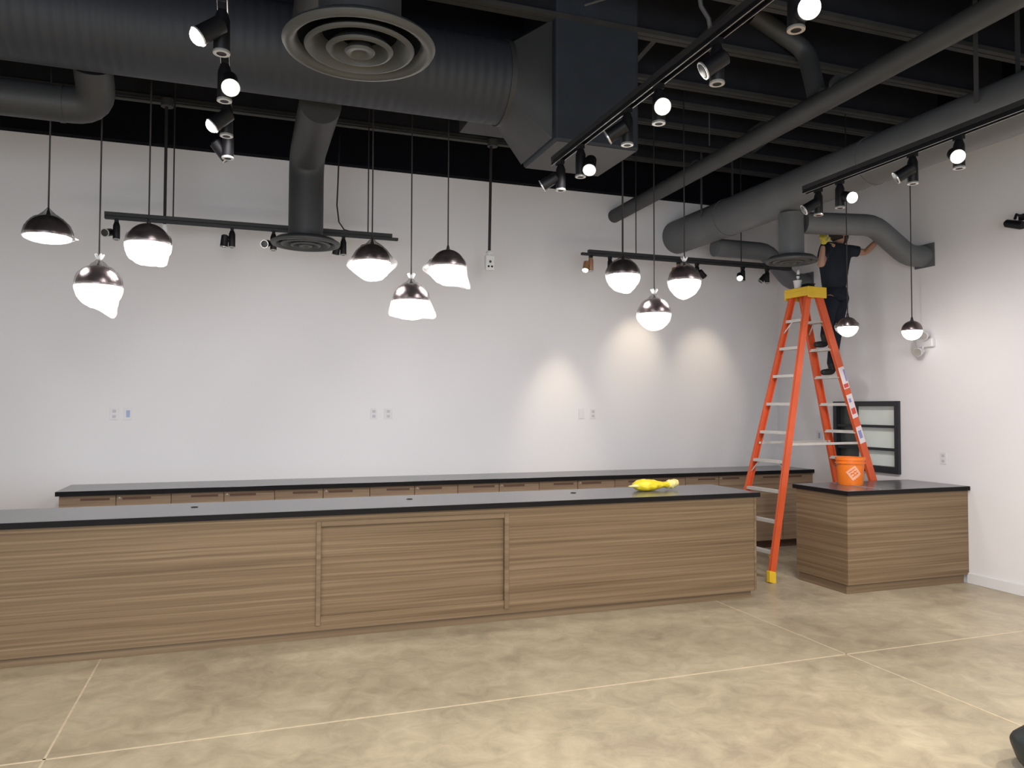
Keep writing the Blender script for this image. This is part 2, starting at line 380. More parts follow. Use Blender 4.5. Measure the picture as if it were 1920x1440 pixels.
# ------------------------------------------------------------------ things on the counters
# bucket
bk = thing('bucket', 'orange plastic bucket with a pale printed square on the right-hand counter', 'bucket', (5.56, 5.90, CT))
b = nb(); lathe(b, [(0, .004), (.108, .004), (.112, .0), (.116, .012), (.128, .235), (.136, .237), (.137, .262), (.131, .265), (.127, .262), (.106, .012), (0, .012)], 40)
obj('bucket_shell', b, BUCKET, bk, smooth=True, auto=35)
b = nb(); lathe(b, [(.1285, .205), (.137, .206), (.138, .216), (.1288, .217)], 40); obj('bucket_collar', b, BUCKET, bk, smooth=True, auto=35)
b = nb()
for j in range(17):
    pass
pts = [Vector((.138*cos(t), .138*sin(t), .21 - .055*sin((t-pi)))) if False else Vector((.140*cos(t), .140*sin(t), .212 - .06*sin(max(0, t-.0)))) for t in [pi*k/18 for k in range(19)]]
tube(b, pts, .0025, 8); obj('bucket_handle', b, RIM, bk)
# printed tilted square, conforming to the shell on the side that faces the room
b = nb(); g = {}
ca = radians(-118)
for i in range(13):
    for j in range(13):
        s, t = (i/12-.5)*.105, (j/12-.5)*.105
        q = radians(38); sx = s*cos(q) - t*sin(q); tz = s*sin(q) + t*cos(q) + .118
        r = .1175 + (.128-.116)*tz/.223 + .0012; a = ca + sx/r
        g[i, j] = b.verts.new((r*cos(a), r*sin(a), tz))
cut = {(i, j) for i in range(2, 10) for j in (3, 6, 9)} | {(5, 4), (5, 5), (7, 7), (3, 7), (8, 4)}
for i in range(12):
    for j in range(12):
        if (i, j) not in cut: b.faces.new((g[i, j], g[i+1, j], g[i+1, j+1], g[i, j+1]))
obj('printed_square', b, BUCKLOGO, bk, smooth=True)
# pale strip lying front to back
b = nb(); box(b, -.014, .014, -.30, .30, 0, .004)
o = obj('metal_strip', b, STRIPM); o.location = (5.50, 5.76, CT); o.rotation_euler = (0, 0, radians(-3)); tag(o, 'long thin pale metal strip lying front to back on the right-hand counter', 'strip')
# yellow bundle on the front counter
yb = thing('plastic_bundle', 'bright yellow crumpled plastic bundle with a twisted neck on the front counter', 'bag', (3.30, 5.98, CT+.003))
def blob(length, prof, seed, flat=.62, wr=.012, n=26, m=22):
    b = nb(); rings = []
    for i in range(n+1):
        t = i/n; r = prof(t); ring = []
        for j in range(m):
            a = 2*pi*j/m; d = Vector((0, cos(a), sin(a)*flat))
            k = r + wr*noise.noise(Vector((t*9+seed, cos(a)*2.2, sin(a)*2.2)))*min(1, r/.04)
            p = Vector((t*length, 0, 0)) + d*max(.002, k); ring.append(b.verts.new(p))
        rings.append(ring)
    for A, B in zip(rings, rings[1:]):
        for j in range(m): b.faces.new((A[j], A[(j+1) % m], B[(j+1) % m], B[j]))
    b.faces.new(list(reversed(rings[0]))); b.faces.new(rings[-1])
    zmin = min(v.co.z for v in b.verts)
    for v in b.verts:
        v.co.z = max(v.co.z, zmin*.82) - zmin*.82
    return b
def yprof(t):
    k = [(0,.02),(.08,.058),(.2,.082),(.36,.090),(.52,.080),(.66,.060),(.8,.042),(.92,.036),(1,.036)]
    for (a, u), (c, w) in zip(k, k[1:]):
        if t <= c: return u + (w-u)*(t-a)/(c-a)
    return .036
o = obj('bundle_body', blob(.37, yprof, 3.1), YBAG, yb, smooth=True); o.location = (-.05, .02, 0); o.rotation_euler = (0, 0, radians(3))
o = obj('twisted_neck', blob(.12, lambda t: .034+.016*sin(t*3), 8.4, .8, .022, 12, 16), YBAGT, yb, smooth=True); o.location = (.300, .04, .004); o.rotation_euler = (0, radians(-8), radians(12))
o = obj('loose_corner', blob(.08, lambda t: .008+.03*t, 1.4, .45, .01, 8, 12), YBAGT, yb, smooth=True); o.location = (-.105, .0, .030)

# ------------------------------------------------------------------ step ladder
LO = Vector((5.49, 6.42, 0)); TH = .08
LD = Vector((cos(TH), sin(TH), 0)); LW = Vector((sin(TH), -cos(TH), 0)); HC = 2.85
def LP(s, side, z, inset=0.0):
    k = .25 if s < 0 else .31
    return LD*s*(.06+(HC-z)*k) + LW*side*(.115+(HC-z)*.07-inset) + Vector((0, 0, z))
lad = thing('stepladder', 'tall orange double-sided stepladder with a yellow cap and pale metal steps', 'ladder', LO)
def rail(s, side):
    b = nb(); wd = .044 if s > 0 else .034; zb = .035
    p0, p1 = LP(s, side, zb), LP(s, side, HC-.005)
    d = (p1-p0); ax = d.normalized(); u = (LD - ax*LD.dot(ax)).normalized(); w = ax.cross(u).normalized()
    if w.dot(LW*side) < 0: w = -w
    c = (p0+p1)/2
    obox(b, c, ax*d.length/2, u*wd, w*.004)
    obox(b, c - w*.014 + u*(wd-.004), ax*d.length/2, u*.004, w*.014)
    obox(b, c - w*.014 - u*(wd-.004), ax*d.length/2, u*.004, w*.014)
    r = obj('rail', b, ORANGE, lad)
    b = nb(); q = LP(s, side, .035)
    obox(b, q + Vector((0,0,.02)) + u*0 - w*.008, u*(wd+.006), w*.024, Vector((0,0,.055)))
    obj('foot', b, YELLOW, lad, bevel=.006)
    return u, w, ax, p0, p1
rinfo = {}
for s in (-1, 1):
    for side in (-1, 1): rinfo[s, side] = rail(s, side)
for s in (-1, 1):
    for k in range(1, 10):
        z = HC*k/10; a, c = LP(s, -1, z, .012), LP(s, 1, z, .012)
        b = nb(); m_ = (a+c)/2; half = (c-a)/2
        dep = .040 if s > 0 else .030
        obox(b, m_, half, LD*dep, Vector((0,0,.0025)))
        obox(b, m_ + LD*dep + Vector((0,0,-.013)), half, LD*.002, Vector((0,0,.014)))
        obox(b, m_ - LD*dep + Vector((0,0,-.013)), half, LD*.002, Vector((0,0,.014)))
        obj('step', b, ALU, lad)
# cap
b = nb()
ht = .155
for (zz, ex, ey) in ((0,0,0),):
    obox(b, (0,0,HC+.022), LD*.125, LW*(ht+.012), (0,0,.022))
    obox(b, LD*.118+Vector((0,0,HC-.02)), LD*.008, LW*(ht+.012), (0,0,.03))
    obox(b, LD*-.118+Vector((0,0,HC-.02)), LD*.008, LW*(ht+.012), (0,0,.03))
    for sd in (-1, 1): obox(b, LW*sd*(ht+.004)+Vector((0,0,HC-.028)), LD*.125, LW*.008, (0,0,.04))
obj('cap', b, YELLOW, lad, bevel=.006)
# spreaders, lower braces
for side in (-1, 1):
    b = nb(); a, c = LP(-1, side, 1.30, .02), LP(1, side, 1.30, .02); d = c-a
    obox(b, (a+c)/2 + Vector((0,0,0)), d/2, LW*.003, (0,0,.012)); obj('spreader', b, ALU, lad)
for s, k in ((-1, 1), (-1, 4), (1, 1), (-1, 9), (1, 9)):
    for side in (-1, 1):
        z = HC*k/10; a = LP(s, side, z-.13, .006); c = LP(s, side, z-.01, .10)
        b = nb(); tube(b, [a, c], .0075, 8); obj('knee_brace', b, YELLOW if (k == 1) else ALU, lad)
# labels on the near right rail
def sticker(z0, z1, m, off=.0055, w0=-1, w1=1, nm='warning_label'):
    u, w, ax, p0, p1 = rinfo[1, 1]
    A = p0 + (p1-p0)*((z0-.035)/(HC-.04)); B = p0 + (p1-p0)*((z1-.035)/(HC-.04))
    b = nb(); c = (A+B)/2 + w*off; obox(b, c + u*.040*(w0+w1)/2, (B-A)/2, u*.040*(w1-w0)/2, w*.0006); obj(nm, b, m, lad)
sticker(1.86, 2.08, STICK); sticker(1.93, 2.05, STICKB, .0068, .35, .9); sticker(1.87, 1.91, STICKR, .0068, -.8, .8)
sticker(1.56, 1.80, STICK); sticker(1.60, 1.66, STICKR, .0068, -.7, .7); sticker(1.72, 1.76, STICKB, .0068, -.6, .2)
sticker(1.30, 1.47, STICK); sticker(1.35, 1.43, STICKB, .0068, -.6, .5)
# white tub and tool on the cap
t = thing('paper_cup', 'white paper cup standing on the yellow ladder cap', 'cup', LO + LD*-.055 + LW*-.05 + Vector((0,0,HC+.044)))
b = nb(); lathe(b, [(0,0),(.030,0),(.042,.085),(.040,.085),(.029,.004),(0,.004)], 24); obj('cup_wall', b, CAN_W, t, smooth=True, auto=40)
b = nb(); lathe(b, [(.0395,.083),(.0445,.083),(.0445,.089),(.0395,.089),(.0395,.083)], 24); obj('cup_rim', b, WHITE, t, smooth=True, auto=40)
t = thing('screwdriver', 'screwdriver with a pale shaft standing in the cup on the ladder cap', 'tool', LO + LD*-.055 + LW*-.05 + Vector((0,0,HC+.052)))
b = nb(); tube(b, [(0,0,0), (.006,0,.10)], .004, 8); obj('shaft', b, RIM, t)
b = nb(); tube(b, [(.006,0,.10), (.007,0,.115), (.010,0,.17), (.012,0,.195)], [.010,.016,.015,.010], 14); obj('handle', b, WHITE, t, smooth=True)
b = nb(); tube(b, [(.0075,0,.128), (.0085,0,.142)], .0175, 14); obj('grip_band', b, BLACK, t, smooth=True, auto=40)
t = thing('tool_pouch', 'small black tool pouch lying on the yellow ladder cap', 'tool pouch', LO + LD*.055 + LW*-.02 + Vector((0,0,HC+.044)))
b = nb(); box(b, -.045, .045, -.06, .06, 0, .045); obj('pouch', b, BOOT, t, bevel=.014)
b = nb(); box(b, -.048, .048, -.062, .062, .046, .056); obj('flap', b, BOOT, t, bevel=.004)

# ------------------------------------------------------------------ person on the ladder
def skin_mesh(name, nodes, edges, m, parent, sub=2, root=0, origin=None):
    """nodes: [(co, radius)]"""
    me = bpy.data.meshes.new(name); og = Vector(origin) if origin is not None else Vector()
    me.from_pydata([Vector(c)-og for c, r in nodes], edges, [])
    o = bpy.data.objects.new(name, me); C.objects.link(o)
    o.modifiers.new('skin', 'SKIN')
    for v, (c, r) in zip(me.skin_vertices[0].data, nodes):
        v.radius = (r, r) if not isinstance(r, tuple) else r; v.use_root = False
    me.skin_vertices[0].data[root].use_root = True
    sm = o.modifiers.new('sub', 'SUBSURF'); sm.levels = sub; sm.render_levels = sub
    dg = bpy.context.evaluated_depsgraph_get(); dg.update()
    me2 = bpy.data.meshes.new_from_object(o.evaluated_get(dg)); me2.name = name
    bpy.data.objects.remove(o); bpy.data.meshes.remove(me)
    me2.materials.clear(); me2.materials.append(m)
    for p in me2.polygons: p.use_smooth = True
    o2 = bpy.data.objects.new(name, me2); C.objects.link(o2); o2.parent = parent
    return o2
PB = Vector((5.86, 6.42, 2.0))
per = thing('person', 'person in dark shirt and trousers standing on the ladder, arms raised to the duct', 'person', PB)
J = dict(pelvis=(5.93,6.50,2.90), waist=(5.93,6.49,3.06), chest=(5.925,6.46,3.25), neck=(5.94,6.45,3.395), skull=(5.955,6.45,3.47),
         ls=(5.775,6.44,3.345), le=(5.57,6.28,3.115), lw=(5.575,6.25,3.325), rs=(6.075,6.45,3.345), re=(6.23,6.36,3.315), rw=(6.20,6.165,3.40),
         lh=(5.865,6.48,2.86), rh=(5.995,6.48,2.86), lk=(5.805,6.42,2.66), la=(5.715,6.40,2.385), rk=(5.895,6.42,2.53), ra=(5.80,6.40,2.10))
J = {k: Vector(v)-PB for k, v in J.items()}
def mid(a, b_, t=.5): return J[a]*(1-t)+J[b_]*t
nd = [(J['pelvis'], .080), (J['waist'], .078), (J['chest'], .100), (J['neck']-Vector((0,0,.03)), .055), (J['neck']+Vector((0,0,.02)), .048),
      (J['ls'], .055), (mid('ls','le'), .044), (J['le'], .037), (mid('le','lw',.5), .034), (J['lw'], .024),
      (J['rs'], .055), (mid('rs','re'), .044), (J['re'], .037), (mid('re','rw',.5), .034), (J['rw'], .024),
      (J['lh'], .060), (mid('lh','lk'), .056), (J['lk'], .044), (mid('lk','la',.45), .040), (J['la'], .033),
      (J['rh'], .060), (mid('rh','rk'), .056), (J['rk'], .044), (mid('rk','ra',.45), .040), (J['ra'], .033)]
ed = [(0,1),(1,2),(2,3),(3,4),(2,5),(5,6),(6,7),(7,8),(8,9),(2,10),(10,11),(11,12),(12,13),(13,14),(0,15),(15,16),(16,17),(17,18),(18,19),(0,20),(20,21),(21,22),(22,23),(23,24)]
body = skin_mesh('body', nd, ed, SKIN, per)
# head: sculpted sphere with brow, nose, jaw, turned to the right towards the duct end
def head_mesh():
    b = nb(); bmesh.ops.create_uvsphere(b, u_segments=32, v_segments=24, radius=1)
    for v in b.verts:
        x, y, z = v.co  # face towards +x
        sx, sy, sz = .098, .076, .118
        if z < 0: sx *= 1-.16*(-z); sy *= 1-.30*(-z)
        px, py, pz = x*sx, y*sy, z*sz
        if x > .6: px *= .96
        d = math.exp(-((y)**2/.03 + (z+.12)**2/.05)); px += .026*d*(x > 0)          # nose
        d = math.exp(-((y)**2/.12 + (z-.22)**2/.02)); px += .007*d*(x > 0)           # brow
        for s in (-1, 1):
            d = math.exp(-((y-s*.38)**2/.03 + (z-.06)**2/.02)); px -= .010*d*(x > 0)  # eye sockets
        d = math.exp(-((y)**2/.10 + (z+.52)**2/.012)); px += .006*d*(x > 0)          # lips
        d = math.exp(-((y)**2/.10 + (z+.85)**2/.05)); px += .012*d*(x > 0)           # chin
        v.co = (px, py, pz)
    return b
hd = obj('head', head_mesh(), SKIN, per, smooth=True)
HR = Matrix.Rotation(radians(-18), 4, 'Z') @ Matrix.Rotation(radians(-16), 4, 'Y')
hd.matrix_local = Matrix.Translation(J['skull']+Vector((.01, 0, .045))) @ HR
b = nb()
for s in (-1, 1):
    bmesh.ops.create_uvsphere(b, u_segments=10, v_segments=8, radius=.012, matrix=Matrix.Translation((.078, s*.029, .008)))
o = obj('eyes', b, WHITE, hd, smooth=True)
b = nb()
for s in (-1, 1):
    bmesh.ops.create_uvsphere(b, u_segments=10, v_segments=8, radius=1, matrix=Matrix.Translation((-.005, s*.076, -.005)) @ Matrix.Diagonal((.018, .008, .032, 1)))
obj('ears', b, SKIN, hd, smooth=True)
b = head_mesh()
bmesh.ops.delete(b, geom=[f for f in b.faces if (f.calc_center_median().x > .035 and f.calc_center_median().z < .062) or f.calc_center_median().z < -.055 or (f.calc_center_median().x > .0 and f.calc_center_median().z < -.01)], context='FACES')
for v in b.verts: v.co *= 1.085; v.co += Vector((noise.noise(v.co*40), noise.noise(v.co*40+Vector((5,0,0))), 0))*.004
o = obj('hair', b, HAIR, hd, smooth=True); md = o.modifiers.new('s', 'SOLIDIFY'); md.thickness = .008
b = head_mesh()
bmesh.ops.delete(b, geom=[f for f in b.faces if not (f.calc_center_median().z < -.038 and f.calc_center_median().x > .012)], context='FACES')
for v in b.verts: v.co *= 1.06
o = obj('beard', b, HAIR, hd, smooth=True); md = o.modifiers.new('s', 'SOLIDIFY'); md.thickness = .006
# clothes
sh = [(J['pelvis']+Vector((0,0,-.07)), .132), (J['waist']-Vector((0,0,.03)), .124), (J['chest'], .142), (J['neck']-Vector((0,0,.045)), .075),
      (J['ls'], .074), (mid('ls','le',.5), .062), (mid('ls','le',.62), .064),
      (J['rs'], .074), (mid('rs','re',.5), .062), (mid('rs','re',.72), .066)]
skin_mesh('shirt', sh, [(0,1),(1,2),(2,3),(2,4),(4,5),(5,6),(2,7),(7,8),(8,9)], SHIRT, per)
tr = [(J['pelvis']+Vector((0,0,.12)), .112), (J['pelvis']-Vector((0,0,.01)), .120), (J['lh']-Vector((0,0,.06)), .100), (mid('lh','lk'), .086), (J['lk'], .068), (mid('lk','la',.5), .062), (mid('lk','la',1.0)-Vector((0,0,.02)), .052),
      (J['rh']-Vector((0,0,.06)), .100), (mid('rh','rk'), .086), (J['rk'], .068), (mid('rk','ra',.5), .062), (mid('rk','ra',1.0)-Vector((0,0,.02)), .052)]
skin_mesh('trousers', tr, [(0,1),(1,2),(2,3),(3,4),(4,5),(5,6),(1,7),(7,8),(8,9),(9,10),(10,11)], PANTS, per, root=1)
def boot(a, z):
    p = J[a]; zz = z - PB.z
    n_ = [(Vector((p.x, p.y, p.z+.07)), .050), (Vector((p.x+.012, p.y, zz+.042)), .040), (Vector((p.x-.07, p.y-.005, zz+.036)), .036), (Vector((p.x-.14, p.y-.01, zz+.030)), .029)]
    skin_mesh('boot', n_, [(0,1),(1,2),(2,3)], BOOT, per)
boot('la', 2.283); boot('ra', 1.998)
def hand(root, fdir, palm_n, m, nm, glove=False):
    """root = wrist; fdir = direction of fingers; palm_n = direction the palm faces"""
    f = Vector(fdir).normalized(); n_ = Vector(palm_n); n_ = (n_ - f*n_.dot(f)).normalized(); s = f.cross(n_).normalized()
    R = Vector(root); nodes = [(R, .024), (R+f*.035, .028), (R+f*.072, .030)]; edges = [(0,1),(1,2)]
    for k, (off, ln) in enumerate(((-.030, .068), (-.010, .078), (.010, .074), (.030, .058))):
        a = R + f*.082 + s*off; i = len(nodes)
        nodes += [(a, .0105), (a + f*ln*.42 + n_*.010, .0095), (a + f*ln*.74 + n_*.030, .0088), (a + f*ln*.86 + n_*.052, .0075)]
        edges += [(2, i), (i, i+1), (i+1, i+2), (i+2, i+3)]
    i = len(nodes); a = R + f*.030 - s*.030
    nodes += [(a, .013), (a - s*.026 + f*.026 + n_*.010, .0105), (a - s*.030 + f*.050 + n_*.028, .009)]
    edges += [(1, i), (i, i+1), (i+1, i+2)]
    return skin_mesh(nm, nodes, edges, m, per)
h = hand(J['lw'], (.02, -.02, 1), (.75, .65, 0), GLOVE, 'work_glove'); h['label'] = 'yellow work glove on the left hand'
hand(J['rw'], (-.25, -.40, .16), (-.2, -.5, .9), SKIN, 'hand')

# ------------------------------------------------------------------ ducts
dt = thing('main_duct', 'large dark ribbed round duct running across the upper left under the ceiling', 'duct', (0, 5.35, 4.08))
b = nb(); tube(b, [(XL+.02, 0, 0), (1.80, 0, 0)], .30, 56); obj('duct_run', b, SPIRAL, dt, smooth=True, auto=40)
b = nb()
# round-to-square transition into the plenum
seg = 48; r1 = []; r2 = []
for j in range(seg):
    a = 2*pi*j/seg; c_, s_ = cos(a), sin(a); k = 1/max(abs(c_), abs(s_)); r1.append(b.verts.new((1.80, .30*c_, .30*s_)))
    r2.append(b.verts.new((2.08, .01+.33*c_*k*.98, -.05+.44*s_*k*.98)))
for j in range(seg): b.faces.new((r1[j], r1[(j+1)%seg], r2[(j+1)%seg], r2[j]))
obj('square_transition', b, DUCTB, dt, smooth=True, auto=30)
for x in (-4.4, -2.6, 1.80):
    b = nb(); tube(b, [(x-.02, 0, 0), (x+.02, 0, 0)], .309, 56); obj('joint_band', b, DUCTB, dt, smooth=True, auto=40)
pl = thing('duct_plenum', 'tall dark rectangular sheet-metal box at the end of the large round duct', 'duct', (2.415, 5.31, 3.56))
b = nb(); box(b, -.335, .335, -.34, .34, 0, ZD-3.56-.002); obj('plenum_box', b, PLEN, pl, bevel=.02)
b = nb(); box(b, -.32, .32, -.325, .325, -.002, .01); obj('bottom_plate', b, DUCTB, pl)

# neck and elbow with round diffusers
def diffuser(parent, R, z, nm='diffuser_ring'):
    b = nb(); lathe(b, [(R*.80, z+.035), (R*.84, z+.005), (R*.90, z-.008), (R*.97, z-.004), (R, z+.012), (R*.985, z+.022), (R*.80, z+.045), (R*.80, z+.035)], 56); obj(nm, b, DIFF, parent, smooth=True, auto=50)
    b = nb(); lathe(b, [(R*.70, z-.006), (R*.72, z+.002), (R*.52, z+.062), (R*.49, z+.062), (R*.66, z-.010), (R*.70, z-.006)], 56); obj(nm, b, DIFF, parent, smooth=True, auto=50)
    b = nb(); lathe(b, [(R*.42, z-.012), (R*.44, z-.004), (R*.29, z+.050), (R*.26, z+.050), (R*.38, z-.016), (R*.42, z-.012)], 48); obj(nm, b, DIFF, parent, smooth=True, auto=50)
    b = nb(); lathe(b, [(0, z-.004), (R*.07, z-.004), (R*.12, z-.018), (R*.18, z-.018), (R*.20, z-.010), (R*.10, z+.04), (0, z+.04)], 40); obj('diffuser_centre', b, DIFF, parent, smooth=True, auto=50)
    b = nb(); lathe(b, [(R*.80, z+.040), (R*.50, z+.066), (0, z+.066)], 48); obj('diffuser_throat', b, DECK, parent, smooth=True, auto=50)
    b = nb(); lathe(b, [(R*.97, z+.021), (R*.84, z+.050), (R*.52, z+.069), (0, z+.069)], 48); obj('diffuser_back', b, DIFF, parent, smooth=True, auto=50)
d1 = thing('round_diffuser', 'large round ceiling diffuser with nested rings, nearest the viewer', 'air diffuser', (.43, 3.08, 3.10), 'round ceiling diffusers')
diffuser(d1, .305, 0)
b = nb(); p = [(0,0,.07), (0,0,.4)] + bend((0,0,.4), (0,0,1.02), (0,1.2,1.02), .3, 8) + [(0, 1.965, 1.02)]
tube(b, p, .165, 40); obj('neck_duct', b, DUCTB, d1, smooth=True, auto=40)
d2 = thing('round_diffuser', 'round diffuser below a tall round duct drop, in front of the back left track', 'air diffuser', (.51, 6.94, 3.09), 'round ceiling diffusers')
diffuser(d2, .300, 0)
b = nb(); p = [(0,0,.07), (0,0,.25)] + bend((0,0,.25), (0,0,.78), (0,-.8,.78), .22, 8) + [(0, -1.285, .78)]
tube(b, p, .150, 40); obj('neck_duct', b, DUCTB, d2, smooth=True, auto=40)
d3 = thing('round_diffuser', 'smaller round diffuser hanging just left above the ladder cap', 'air diffuser', (5.03, 6.07, 3.08), 'round ceiling diffusers')
diffuser(d3, .245, 0)
b = nb(); tube(b, [(0,0,.07), (0,0,.475)], .118, 36); obj('neck_duct', b, DUCTR, d3, smooth=True, auto=40)
# left branch
lb = thing('branch_duct', 'short round branch duct with an elbow turning left below the large duct', 'duct', (-.955, 5.80, 3.69))
b = nb(); p = [(0, -.222, .195)] + bend((0,-.222,.195), (0,0,0), (-2,0,0), .16, 7) + [(-5.5, 0, 0)]
tube(b, p, .118, 36); obj('duct_run', b, DUCTB, lb, smooth=True, auto=40)
b = nb(); tube(b, [(-.20,0,0),(-.23,0,0)], .123, 36); obj('joint_band', b, DUCTB, lb, smooth=True, auto=40)
# flat rectangular duct by the plenum
fb = thing('rectangular_duct', 'flat dark rectangular duct stub behind the large round duct', 'duct', (2.15, 6.32, 4.10))
b = nb(); box(b, -.36, .36, -.18, .18, 0, .22); obj('duct_box', b, DUCTB, fb, bevel=.006)
b = nb()
for x in (-.3, .3): tube(b, [(x, 0, .22), (x, 0, .81)], .006, 8)
obj('hanger_rod', b, PIPE, fb)
# right large duct along Y
rd = thing('supply_duct', 'large dark smooth round duct running from the back wall along the right side', 'duct', (5.03, 3.0, 3.76))
b = nb(); tube(b, [(0, YB-3.0-.002, 0), (0, -7.8, 0)], .202, 48); obj('duct_run', b, DUCTR, rd, smooth=True, auto=40)
for y in (4.1, 2.05, -.2):
    b = nb(); tube(b, [(0, y-.02, 0), (0, y+.02, 0)], .208, 48); obj('joint_band', b, DUCTR, rd, smooth=True, auto=40)
for y in (.9, 4.3):
    b = nb(); 
    for s in (-1, 1): obox(b, (s*.205, y, .60), (.002, 0, 0), (0, .018, 0), (0, 0, .56))
    obj('hanger_strap', b, PIPE, rd)
def sduct(lab, pts, r):
    o0 = Vector(pts[0]); t = thing('offset_duct', lab, 'duct', o0)
    P = [Vector(p)-o0 for p in pts]; q = [P[0]]
    for i in range(1, len(P)-1): q += bend(P[i-1], P[i], P[i+1], .10, 3)
    q.append(P[-1]); b = nb(); tube(b, q, r, 32); obj('duct_run', b, DUCTR, t, smooth=True, auto=25)
    b = nb(); e = P[-1]; box(b, e.x-.014, e.x-.001, e.y-r-.012, e.y+r+.012, e.z-r-.012, e.z+r+.012); obj('wall_flange', b, DUCTR, t)
    return t
sduct('dark offset duct bending down into the right wall above the worker', [(5.152, 6.05, 3.47), (5.93, 5.95, 3.49), (6.31, 5.88, 3.19), (XR, 5.88, 3.205)], .106)
sduct('dark offset duct near the back wall, bending down behind the ladder top', [(5.20, 7.60, 3.54), (5.93, 7.60, 3.54), (6.28, 7.60, 3.20), (XR, 7.60, 3.20)], .105)
# small pipe duct along Y with wye
sp = thing('vent_pipe', 'slender dark round pipe duct running from back wall to upper right', 'duct', (4.19, 3.0, 4.12))
b = nb(); tube(b, [(-.02, YB-3.0-.002, -.17), (.0, -6, .02)], .079, 32); obj('pipe_run', b, SDUCT, sp, smooth=True, auto=40)
b = nb(); p = [(0, 1.75, -.02)] + bend((0,1.75,-.02), (.03,1.9,.40), (-.40,1.95,.62), .12, 5) + [(-.42, 1.96, .64)]
tube(b, p, .072, 28); obj('branch_pipe', b, SDUCT, sp, smooth=True, auto=40)
for y in (-.4, 1.5, 3.4):
    b = nb(); tube(b, [(0, y, -.035*max(0,y)/1.1), (0, y+.03, -.035*max(0,y)/1.1)], .083, 32); obj('pipe_coupling', b, SDUCT, sp, smooth=True, auto=40)
for y in (.4, 3.2):
    b = nb(); tube(b, [(0, y, .05), (0, y, .79)], .007, 8); obj('hanger_rod', b, PIPE, sp)
# conduit along the back with its two drops
cd = thing('conduit_line', 'thin horizontal conduit under the joists near the back wall, with junction boxes', 'conduit', (.7, 7.515, 4.41))
b = nb(); tube(b, [(-6.0, 0, 0), (2.3, 0, 0)], .017, 12); obj('conduit_pipe', b, PIPE, cd, smooth=True, auto=40)
for x in (-1.38, 1.73, -3.6):
    b = nb(); tube(b, [(x, 0, -.03), (x, 0, .04)], .055, 20); obj('junction_box', b, PIPE, cd, smooth=True, auto=40)
er = thing('power_drop', 'straight black power drop with a white plug, left of the back track', 'cable', (-.685, 7.515, 3.30))
b = nb(); tube(b, [(0,0,.0), (0,0,1.08)], .013, 12); obj('drop_rod', b, CORD, er)
b = nb(); tube(b, [(0,0,-.07), (0,0,.0)], .028, 16); obj('plug', b, WHITE, er, bevel=.004)
er = thing('power_drop', 'straight black power drop ending in a white outlet box, right of the middle pendants', 'cable', (2.40, 7.515, 3.28))
b = nb(); tube(b, [(0,0,.0), (.015,0,1.11)], .015, 12); obj('drop_rod', b, CORD, er)
b = nb(); lathe(b, [(0,.0),(.03,0),(.036,-.02),(.02,-.03),(.02,-.045),(0,-.045)], 20); obj('cord_grip', b, WHITE, er, smooth=True, auto=40)
b = nb(); box(b, -.047, .047, -.035, .035, -.20, -.045); ob_ = obj('outlet_box', b, WHITE, er, bevel=.01)
b = nb()
for x in (-.018, .018): tube(b, [(x, -.0365, -.165), (x, -.034, -.165)], .011, 14)
obj('socket', b, EDGE, ob_)
b = nb(); tube(b, [(0, -.0365, -.115), (0, -.034, -.115)], .014, 14); obj('socket_ring', b, PIPE, ob_)

# ------------------------------------------------------------------ track lights
ZT = 3.31
def track(lab, x0, y0, x1, y1, z, off=0, rods=(), cable=False):
    t = thing('lighting_track', lab, 'light track', ((x0+x1)/2, (y0+y1)/2, z))
    d = Vector((x1-x0, y1-y0, 0)); L = d.length/2; d.normalize(); s = Vector((d.y, -d.x, 0))
    b = nb()
    obox(b, (0,0,.022), d*L, s*.019, (0,0,.003))
    for k in (-1, 1): obox(b, s*k*.0165+Vector((0,0,.010)), d*L, s*.0025, (0,0,.010))
    obj('track_rail', b, TRACK if off else BLACK, t)
    b = nb(); obox(b, Vector((0,0,.045))+d*off, d*(L-abs(off)), s*.022, (0,0,.016)); obj('track_spine', b, TRACK, t)
    if not off:
        for k in (-1, 1):
            b = nb(); obox(b, s*k*.0195+Vector((0,0,.0005)), d*L, s*.0012, (0,0,.0015)); obj('rail_lip', b, RIM, t)
    for q in rods:
        b = nb(); p = d*q; tube(b, [p+Vector((0,0,.05)), p+Vector((0,0,ZD-z-.005))], .006, 8); obj('suspension_rod', b, CORD, t)
    if cable:
        b = nb(); p = d*cable; tube(b, [p+Vector((0,0,1.0)), p+Vector((-.012,0,.55)), p+Vector((-.02,0,.3)), p+Vector((0,0,.14)), p+Vector((.05,0,.07)), p+Vector((.10,0,.06))], .007, 8); obj('feed_cable', b, CORD, t, smooth=True)
    return t
tA = track('black light track seen end-on at upper left, in front of the large duct', -.10, -4.0, -.10, 5.0, ZT, rods=(-1.0, 1.2))
tL = track('added unseen light track on the left, carrying only fill spots', -3.2, -4.0, -3.2, 4.8, ZT)  # added out of view to carry fill spots
tB = track('long black light track running diagonally across the upper centre', 1.995, -4.0, 1.995, 4.80, ZT, rods=(-.5, .9))
tC = track('black light track running along the right side under the big duct', 4.08, -4.0, 4.08, 4.77, ZT, rods=(-.9, 1.1))
tD = track('horizontal light track at the back left, behind the first pendants', -1.16, 7.45, 1.43, 7.45, 3.30, off=-.03, rods=(-.745, 1.0), cable=.72)
tE = track('horizontal light track at the back right, behind the third pendant group', 3.42, 7.45, 6.16, 7.45, 3.30, off=.04, rods=(-.88, -.71, .67))

